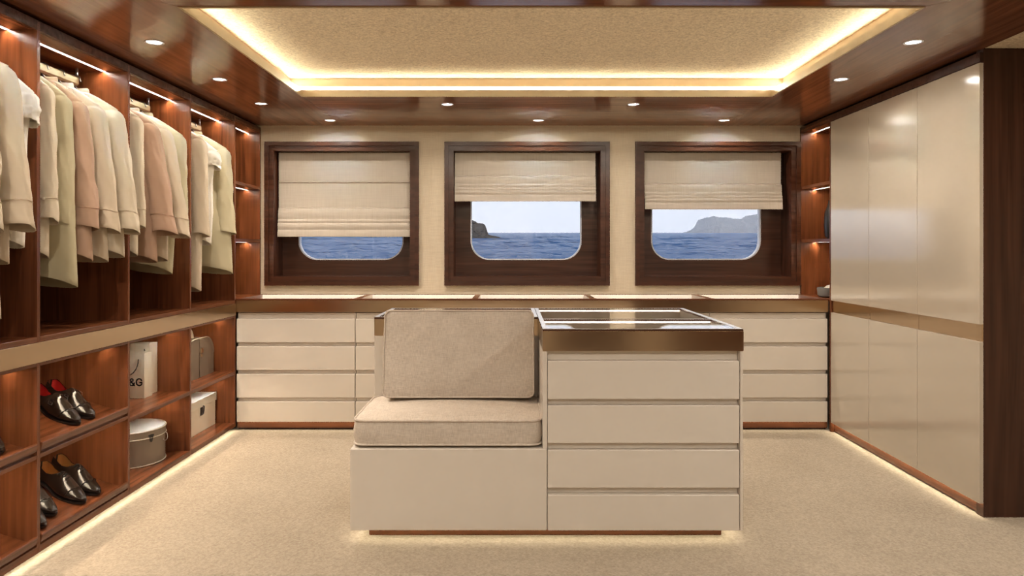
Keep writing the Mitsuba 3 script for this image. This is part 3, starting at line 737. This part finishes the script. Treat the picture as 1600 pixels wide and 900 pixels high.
def lapel_mesh(side, zn, zt, zh, s, sh, fat, length):
    pts = []
    for t in np.linspace(0, 1, 12):
        z = zn - 0.012 - t * length
        a, b = body_ab(z, zn, zt, zh, s, sh, fat)
        ui = 0.050 * (1 - t); uo = min(ui + 0.062 * math.sin(math.pi * min(0.97, t * 0.85 + 0.12)), a * 0.9)
        for u in (ui, (ui + uo) / 2, uo):
            pts.append((side * u, -b * 1.10 * (1 - min(1, u / a) ** 2.6) ** (1 / 2.6) - 0.006, z))
    P = np.array(pts).reshape(12, 3, 3)
    B = P[:, ::-1].copy(); B[..., 1] += 0.003
    return loft(np.concatenate([P, B], 1).transpose(0, 1, 2), cap0=False)


def garment(name, label, cat_, cloth, d, tip, cuff, hem, hw, sleeve=(0.062, 0.056), fat=0.045, zn=1.955, lapel=0.0, cuffband=True, button=False, flare=0.0, pleat=0.0, shift=0.0, group='clothes hanging in the left wardrobe'):
    """tip and cuff are (x, z) of the sleeve on the aisle side, hem its height and hw its half width."""
    mat = 'm_cloth_' + cloth
    seed = int(d * 100) % 37
    cx = CX + shift
    k = thing(name, label, cat_, group)
    at = lambda m: moved(m, cx, d, 0)
    st = tip[0] - cx; sc = cuff[0] - cx
    put(k, 'body', at(body_mesh(zn, tip[1], hem, st - 0.012, hw, fat, seed, flare)), mat, True)
    col = []
    for z, a, b in ((zn - 0.02, 0.062, 0.034), (zn + 0.004, 0.060, 0.034), (zn + 0.018, 0.056, 0.032), (zn + 0.020, 0.052, 0.029), (zn + 0.0, 0.048, 0.026), (zn - 0.015, 0.046, 0.024)):
        t, x, y = ell(a, b, 40, 2.0); col.append(np.c_[x, y, np.full_like(t, z) + 0.008 * np.sin(t)])
    m = loft(col); m.invert()
    put(k, 'collar', at(m), mat, True)
    for s in (1, -1):
        sm = sleeve_mesh((st, tip[1] + 0.004), (sc, cuff[1]), sleeve[0], sleeve[1], fat * 0.95, fat * 0.9, seed + (s < 0) * 5, pleat)
        if s < 0:
            v = sm.vertices.copy(); v[:, 0] *= -1; sm = trimesh.Trimesh(v, sm.faces[:, ::-1], process=False)
        sl = put(k, 'sleeve', at(sm), mat, True)
        if cuffband and s > 0:
            v = sm.vertices; z = v[:, 2]
            for zz in (cuff[1] + 0.088,):
                ringp = []
                sel = v[:48 * 34].reshape(34, 48, 3); zc = sel[:, :, 2].mean(1); i = int(np.argmin(np.abs(zc - zz)))
                r = sel[i]; c = r.mean(0); ringp = c + (r - c) * 1.006
                put(sl, 'cuff_seam', at(tube(ringp, 0.0022, 6, True)), mat, True)
            if button:
                r = sel[-3]; j = int(np.argmin(r[:, 1] + 0.2 * np.abs(r[:, 0] - r[:, 0].mean() - 0.01)))
                put(sl, 'button', at(trimesh.creation.icosphere(1, 0.006).apply_translation(r[j] + np.array([0.01, -0.002, 0.045]))), 'm_white', True)
    if lapel:
        for s in (1, -1):
            put(k, 'lapel', at(lapel_mesh(s, zn, tip[1], hem, st - 0.012, hw, fat, lapel)), mat, True)
    h = thing('hanger', 'black hanger of ' + label, 'hanger', 'hangers in the left wardrobe')
    arc = [(cx, d, zn - 0.005), (CX + 0.004, d, zn + 0.02), (CX - 0.026, d, zn + 0.05), (CX - 0.030, d, 2.018), (CX - 0.018, d, 2.034), (CX, d, 2.036), (CX + 0.017, d, 2.026), (CX + 0.022, d, 2.006)]
    put(h, 'hook', tube(arc, 0.0035, 8), 'm_black', True)
    w = (st - 0.05) * 0.85
    put(h, 'arm', tube([(cx + u * w, d, zn - 0.022 - (zn - tip[1] - 0.005) * abs(u) ** 1.1 - 0.006) for u in np.linspace(-1, 1, 15)], 0.006, 8), 'm_black', True)


garment('long_coat', 'long ivory coat cut by the left edge of the picture', 'coat', 'ivory', 2.385, (-1.80, 1.88), (-1.83, 1.29), 1.010, 0.285, (0.066, 0.060), 0.038, lapel=0.35)
garment('jacket', 'cream jacket with wide cuff at the far left of the wardrobe', 'jacket', 'cream', 2.50, (-1.812, 1.885), (-1.795, 1.297), 1.20, 0.23, (0.064, 0.060), 0.038, lapel=0.3)
garment('blouse', 'white pleated short sleeved blouse at the far left', 'blouse', 'white', 2.615, (-1.798, 1.815), (-1.838, 1.700), 1.26, 0.20, (0.060, 0.034), 0.038, cuffband=False, flare=0.10, pleat=0.10)
garment('shirt', 'ivory shirt with a buttoned cuff, first in the bay above the shoes', 'shirt', 'ivory', 2.800, (-1.865, 1.880), (-1.887, 1.334), 1.22, 0.17, (0.050, 0.040), 0.038, button=True)
garment('long_coat', 'long olive beige coat hanging second above the shoe bay', 'coat', 'olive', 2.905, (-1.862, 1.866), (-1.888, 1.320), 1.092, 0.222, (0.054, 0.040), 0.044, cuffband=False, lapel=0.3)
garment('jacket', 'dusty rose jacket beside the olive coat above the shoes', 'jacket', 'rose', 3.025, (-1.872, 1.868), (-1.868, 1.310), 1.20, 0.215, (0.058, 0.056), 0.040, lapel=0.32)
garment('jacket', 'cream jacket, second from the right above the shoe bay', 'jacket', 'cream', 3.135, (-1.862, 1.872), (-1.842, 1.299), 1.195, 0.215, (0.060, 0.056), 0.040, lapel=0.32)
garment('jacket', 'ivory jacket with cuff overlapping the divider above the hat box', 'jacket', 'ivory', 3.250, (-1.842, 1.875), (-1.814, 1.299), 1.215, 0.225, (0.062, 0.057), 0.042, lapel=0.34)
garment('shirt', 'ivory buttoned shirt, first in the bay above the paper bags', 'shirt', 'ivory', 3.450, (-1.850, 1.880), (-1.880, 1.332), 1.22, 0.18, (0.050, 0.042), 0.038, button=True)
garment('jacket', 'dusty rose jacket above the paper bags', 'jacket', 'rose', 3.570, (-1.842, 1.872), (-1.790, 1.300), 1.185, 0.215, (0.060, 0.054), 0.048, lapel=0.34)
garment('jacket', 'cream jacket right of the rose one above the paper bags', 'jacket', 'cream', 3.690, (-1.832, 1.866), (-1.775, 1.287), 1.19, 0.210, (0.058, 0.052), 0.045, lapel=0.32)
garment('long_coat', 'pale straw long coat, last above the paper bags', 'coat', 'straw', 3.830, (-1.815, 1.852), (-1.850, 1.330), 1.115, 0.165, (0.056, 0.044), 0.045, cuffband=False, lapel=0.3)
garment('long_coat', 'long cream coat, first in the far bay above the vanity case', 'coat', 'cream', 4.120, (-1.832, 1.880), (-1.855, 1.300), 1.000, 0.195, (0.058, 0.044), 0.046, cuffband=False, lapel=0.3)
garment('blouse', 'white pleated short sleeved blouse in the far bay', 'blouse', 'white', 4.245, (-1.800, 1.825), (-1.832, 1.715), 1.28, 0.20, (0.056, 0.034), 0.040, cuffband=False, flare=0.10, pleat=0.10)
garment('long_coat', 'pale straw coat, last in the far bay', 'coat', 'straw', 4.440, (-1.822, 1.866), (-1.832, 1.320), 1.094, 0.255, (0.058, 0.048), 0.048, cuffband=False, lapel=0.3)


# ------------------------------------------------------------------ shoes
LT = np.array([0, .015, .05, .12, .25, .35, .45, .55, .65, .75, .84, .91, .96, .99, 1.0])
HW = 0.93 * np.array([.007, .021, .031, .034, .031, .033, .038, .044, .0465, .044, .037, .028, .018, .009, .003])
ZS = np.array([.024, .024, .024, .024, .023, .018, .012, .008, .007, .007, .008, .010, .012, .013, .0135])
TOPS = {'lace': [.088, .092, .094, .088, .072, .074, .094, .090, .073, .058, .048, .040, .033, .024, .017],
        'monk': [.088, .092, .094, .086, .068, .072, .096, .092, .074, .057, .047, .039, .032, .024, .017]}
OPEN = np.array([.004, .014, .023, .027, .026, .022, .0, 0, 0, 0, 0, 0, 0, 0, 0])
SL = 0.295


def shoe_parts(kind):
    ts = np.r_[np.linspace(0, .06, 7), np.linspace(.08, .9, 34), np.linspace(.915, 1, 12)]
    f = lambda a: np.interp(ts, LT, a)
    from scipy.ndimage import gaussian_filter1d as gf
    W, Z, H, O = f(HW), gf(f(ZS), 1), gf(f(TOPS[kind]), 1.0), np.interp(ts, LT, OPEN)

    def prof(i, off=0.0, n=15, lo=-90, hi=None):
        w, z0, h, o = W[i] + off, Z[i], H[i] + off, O[i]
        top = math.degrees(math.acos(min(1, (o / w)))) if hi is None else hi
        full = math.sin(math.radians(math.degrees(math.acos(min(1, o / w)))))
        P = []
        for a in np.linspace(lo, top, n):
            r = math.radians(a); c, s = math.cos(r), math.sin(r)
            y = w * max(c, 0) ** 0.72 if a < 0 else w * (c ** 0.9 if o < 1e-4 else c)
            z = z0 + 0.016 * (1 + s) if a < 0 else z0 + 0.016 + (h - z0 - 0.016) * (s / full) ** 1.15
            P.append((y, z))
        return P

    def surf(i0, i1, off=0.0, **k):
        rings = []
        for i in range(i0, i1):
            P = prof(i, off, **k)
            rings.append([(ts[i] * SL, -y, z) for y, z in P[::-1]] + [(ts[i] * SL, y, z) for y, z in P[1:]])
        return loft(rings, close=False)
    n = len(ts)
    parts = [('upper', surf(0, n), 'm_leather', None)]
    last = int(np.argmax(ts > 0.44))
    lin = surf(1, last, -0.003)
    parts.append(('lining', lin, 'm_redlining' if kind == 'monk' else 'm_tanlining', 'red lining' if kind == 'monk' else 'tan lining'))
    rings = []
    for i in range(n):
        w = W[i] * 1.05 + 0.003
        rings.append([(ts[i] * SL * 1.012 - 0.002, y, z) for y, z in ((-w, Z[i] - 0.007), (-w, Z[i] + 0.002), (w, Z[i] + 0.002), (w, Z[i] - 0.007))])
    parts.append(('sole', loft(rings, cap0=True, cap1=True), 'm_sole', None))
    hp = np.array([(ts[i] * SL, W[i] * 1.04 + 0.002) for i in range(n) if ts[i] < 0.26])
    heel = prism([(x, -y) for x, y in hp] + [(x, y) for x, y in hp[::-1]], 2, 0.0, 0.018)
    parts.append(('heel', heel, 'm_sole', None))
    idx = lambda t: int(np.argmin(np.abs(ts - t)))
    ridge = prof(idx(0.76), 0.001, lo=0)
    parts.append(('toe_seam', tube([(ts[idx(0.76)] * SL + 0.018 * (1 - abs(y) / 0.045), -y, z) for y, z in ridge] + [(ts[idx(0.76)] * SL + 0.018 * (1 - abs(y) / 0.045), y, z) for y, z in ridge[::-1][1:]], 0.0016, 6), 'm_leather', None))
    if kind == 'monk':
        parts.append(('strap', surf(idx(0.46), idx(0.57), 0.003, lo=8), 'm_leather', None))
        i = idx(0.52); P = prof(i, 0.006, lo=0)
        y, z = P[6]
        ring = [(ts[i] * SL + 0.011 * cx_, y + 0.003 * cz_ * -0.6, z + 0.010 * cz_) for cx_, cz_ in ((-1, -1), (1, -1), (1, 1), (-1, 1))]
        parts.append(('buckle', cat(tube(ring, 0.0014, 6, True), tube([(x, -yy, zz_) for x, yy, zz_ in ring], 0.0014, 6, True)), 'm_chrome', 'metal buckle'))
    else:
        for q, t in enumerate((0.455, 0.49, 0.525, 0.56, 0.595)):
            i = idx(t); P = [p for p in prof(i, 0.0015, n=40, lo=0) if p[0] < 0.018]
            parts.append(('lace', tube([(ts[i] * SL + 0.003, -y, z) for y, z in P] + [(ts[i] * SL - 0.003, y, z) for y, z in P[::-1]], 0.0018, 6), 'm_black', None))
    return parts


SHOES = {k: shoe_parts(k) for k in ('lace', 'monk')}


def shoe(label, kind, toe, zshelf, yaw=-17.5, group=None):
    k = thing('shoe', label, 'shoe', group)
    M = trimesh.transformations.translation_matrix((-SL, 0, 0.0))
    pitch = math.atan(0.30 * math.cos(math.radians(yaw)))
    M = trimesh.transformations.rotation_matrix(pitch, (0, 1, 0)) @ M
    M = trimesh.transformations.rotation_matrix(math.radians(yaw), (0, 0, 1)) @ M
    x, y = toe
    zt = zshelf + 0.30 * (XL - 0.014 - x)
    M = trimesh.transformations.translation_matrix((x, y, zt + 0.001)) @ M
    for nm, m, mat, lab in SHOES[kind]:
        mm = m.copy(); mm.apply_transform(M)
        put(k, nm, mm, mat, 50, label=lab)


shoe('black buckled shoe with red lining, the near one on the upper slanted shelf', 'monk', (-1.905, 3.035), 0.432, group='red lined buckled shoes')
shoe('black buckled shoe with red lining, the far one on the upper slanted shelf', 'monk', (-1.905, 3.140), 0.432, group='red lined buckled shoes')
shoe('black laced shoe with tan lining, the near one in the lower shoe bay', 'lace', (-1.905, 3.075), 0.070, group='tan lined laced shoes')
shoe('black laced shoe with tan lining, the far one in the lower shoe bay', 'lace', (-1.905, 3.182), 0.070, group='tan lined laced shoes')
shoe('dark shoe toe peeking out beside the divider on the lowest shoe shelf', 'lace', (-1.930, 2.915), 0.070, group='half hidden shoes')
shoe('dark shoe nearest the divider on the lowest shoe shelf, almost hidden', 'lace', (-1.905, 2.810), 0.070, group='half hidden shoes')
shoe('black shoe toe at the left edge of the picture on the upper shelf', 'monk', (-1.915, 2.590), 0.432, group='shoes at the picture edge')
shoe('black shoe beyond the left edge of the picture', 'monk', (-1.915, 2.480), 0.432, group='shoes at the picture edge')

# ------------------------------------------------------------------ bags and boxes
ZS3 = ZSH + 0.0005


def paper_bag(label, x0, x1, y0, y1, z0, z1, cord, word=None):
    k = thing('paper_bag', label, 'bag', 'paper bags on the wardrobe shelf')
    th = 0.0015; ym = (y0 + y1) / 2
    # side gussets pinched a little inward near the top
    put(k, 'front_panel', box(x0, x1, y0, y0 + th, z0, z1, 0.0004), 'm_paper')
    put(k, 'back_panel', box(x0, x1, y1 - th, y1, z0, z1, 0.0004), 'm_paper')
    for x, s in ((x1, -1), (x0, 1)):
        p = [(x, y0 + th, z0), (x, y1 - th, z0), (x, y1 - th, z1), (x, y0 + th, z1), (x + s * 0.0, ym, z0 + 0.06), (x + s * 0.012, ym, z1)]
        put(k, 'side_panel', trimesh.Trimesh(np.array(p), np.array([[0, 1, 4], [1, 2, 4], [2, 5, 4], [5, 3, 4], [3, 0, 4]]), process=False), 'm_paper')
    put(k, 'bottom_panel', box(x0, x1, y0 + th, y1 - th, z0, z0 + th, 0), 'm_paper')
    put(k, 'handle', tube(cord, 0.0022, 8), 'm_black', True, label='black cord handle')
    if word:
        tm = meshkit.text_mesh(word, 0.040, 0.0006, bold=True)
        v = tm.vertices; w = v[:, 0].max()
        m = trimesh.Trimesh(np.c_[v[:, 0] - w + x1 - 0.010, y0 - v[:, 2] - 0.0001, v[:, 1] + z0 + 0.068], tm.faces, process=False); m.invert()
        put(k, 'print', m, 'm_ink', label='black lettering')


xa = -2.014
arc = [(xa - 0.03 - 0.062 + 0.062 * math.cos(t), 3.781, ZS3 + 0.215 + 0.09 * math.sin(t)) for t in np.linspace(0, -math.pi, 20)]
paper_bag('small cream paper bag with black lettering, in front on the shelf', xa - 0.190, xa, 3.785, 3.868, ZS3, ZS3 + 0.245, arc, 'D&G')
arc = [(-2.115 + 0.055 * math.cos(t) , 3.876, ZS3 + 0.255 - 0.085 * math.sin(t)) for t in np.linspace(0, math.pi, 20)]
paper_bag('large plain cream paper bag behind the small lettered one', -2.290, -2.036, 3.880, 3.968, ZS3, ZS3 + 0.285, arc)

ZBT = 0.0585
hb = thing('hat_box', 'round taupe hat box with pale rims and lid below the paper bags', 'hat box')
hc, hr = (-2.092, 3.795), 0.172
put(hb, 'body', lathe([(0, 0), (hr - 0.003, 0), (hr - 0.003, 0.150), (hr - 0.012, 0.150), (hr - 0.012, 0.006), (0, 0.006)], 64, (*hc, ZBT)), 'm_taupe', 30)
put(hb, 'lid', lathe([(hr - 0.002, 0.146), (hr, 0.146), (hr, 0.184), (hr - 0.004, 0.188), (0, 0.188), (0, 0.184), (hr - 0.004, 0.182), (hr - 0.004, 0.146)], 64, (*hc, ZBT)), 'm_taupe', 30)
put(hb, 'lid_top', lathe([(0, 0.1882), (hr - 0.006, 0.1882), (hr - 0.006, 0.1892), (0, 0.1892)], 64, (*hc, ZBT)), 'm_white', 30, label='cream lid top')
for zz_, rr, nm in ((0.186, hr, 'rim'), (0.147, hr + 0.001, 'rim'), (0.004, hr - 0.001, 'rim')):
    put(hb, nm, tube([(hc[0] + rr * math.cos(t), hc[1] + rr * math.sin(t), ZBT + zz_) for t in np.linspace(0, 2 * np.pi, 96, endpoint=False)], 0.0035, 8, True), 'm_white', True, label='pale rolled rim')
th = math.radians(-28)
tab = prism([(-0.016, 0.0), (0.016, 0.0), (0.004, -0.040), (-0.004, -0.040)], 1, 0, 0.003)
tab = rot(moved(tab, 0, -hr - 0.004, ZBT + 0.165), th + math.pi / 2, (0, 0, 1)); put(hb, 'tab', moved(tab, *hc), 'm_black', label='dark leather tab')
rg = tube([(0.0, -hr - 0.005 - 0.012 * math.sin(t) , ZBT + 0.128 + 0.024 * math.cos(t)) for t in np.linspace(0, 2 * np.pi, 24, endpoint=False)], 0.0022, 8, True)
put(hb, 'ring_handle', moved(rot(rg, math.radians(8) + math.pi / 2, (0, 0, 1)), *hc), 'm_chrome', True, label='metal ring handle')

wb = thing('storage_box', 'white lidded storage box with a black leather pull on the bottom shelf', 'box')
put(wb, 'body', box(-2.28, -1.972, 4.155, 4.595, ZBT, ZBT + 0.165, 0.002), 'm_paper')
put(wb, 'lid', box(-2.285, -1.966, 4.148, 4.602, ZBT + 0.158, ZBT + 0.212, 0.002), 'm_white', label='white lid')
pull = cat(box(-1.964, -1.960, 4.372, 4.408, ZBT + 0.105, ZBT + 0.168, 0.001), tube([(-1.958, 4.378, ZBT + 0.112), (-1.950, 4.384, ZBT + 0.118), (-1.948, 4.390, ZBT + 0.14), (-1.950, 4.396, ZBT + 0.16), (-1.958, 4.402, ZBT + 0.164)], 0.004, 8))
put(wb, 'pull', moved(pull, -0.008, 0, 0), 'm_black', 40, label='black leather pull')

vc = thing('vanity_case', 'taupe vanity case with rounded top and cream handle on the shelf', 'case')
r_ = 0.115; y0, y1, hgt = 4.205, 4.600, 0.245


def arch(y0, y1, h, r):
    P = [(y0, 0), (y1, 0)]
    P += [(y1 - r + r * math.cos(t), h - r + r * math.sin(t)) for t in np.linspace(0, math.pi / 2, 14)]
    P += [(y0 + r - r * math.sin(t), h - r + r * math.cos(t)) for t in np.linspace(0, math.pi / 2, 14)]
    return P


put(vc, 'body', prism([(y, z + ZS3) for y, z in arch(y0, y1, hgt, r_)], 0, -2.235, -1.985), 'm_taupe', 35)
for xx in (-2.233, -1.986):
    put(vc, 'piping', tube([(xx, y, z + ZS3 + 0.003) for y, z in arch(y0, y1, hgt, r_)][2:], 0.004, 8), 'm_taupe', True)
put(vc, 'strap', cat(box(-1.985, -1.980, 4.385, 4.425, ZS3 + 0.003, ZS3 + hgt, 0.001), box(-2.235, -1.980, 4.385, 4.425, ZS3 + hgt, ZS3 + hgt + 0.004, 0.001)), 'm_taupe')
put(vc, 'clasp', cat(box(-1.981, -1.972, 4.388, 4.422, ZS3 + 0.155, ZS3 + 0.185, 0.003), box(-1.981, -1.975, 4.397, 4.413, ZS3 + 0.130, ZS3 + 0.150, 0.002)), 'm_bronze', label='bronze clasp')
hp = [(-2.04, 4.405 - 0.115 + 0.115 * math.cos(t), ZS3 + hgt + 0.085 * math.sin(t)) for t in np.linspace(0.05, math.pi - 0.05, 22)]
hm = tube(hp, 0.008, 10); v = hm.vertices; v[:, 0] = -2.04 + (v[:, 0] + 2.04) * 1.6
put(vc, 'handle', hm, 'm_white', True, label='cream handle')

# things on the right corner shelves
vs = thing('vase', 'tall dark vase half hidden behind the closet edge on the middle corner shelf', 'vase')
put(vs, 'body', lathe([(0, 0), (0.045, 0), (0.058, 0.02), (0.064, 0.10), (0.060, 0.18), (0.040, 0.235), (0.034, 0.262), (0.038, 0.270), (0.030, 0.268), (0.026, 0.235), (0, 0.05)], 48, (2.262, 4.86, 1.291)), 'm_black', 50)
bw = thing('bowl', 'dark grey round bowl on the counter in the right corner', 'bowl')
put(bw, 'body', lathe([(0, 0), (0.072, 0), (0.086, 0.012), (0.090, 0.060), (0.088, 0.066), (0.080, 0.064), (0.074, 0.03), (0, 0.02)], 48, (2.215, 4.80, 0.8865)), 'm_stone', 50)
sp = thing('soap', 'cream rounded soap lying in the dark grey bowl', 'soap')
sph = trimesh.creation.icosphere(3, 1.0); sph.apply_scale((0.055, 0.055, 0.042)); put(sp, 'body', moved(sph, 2.222, 4.80, 0.8865 + 0.045), 'm_white', True)
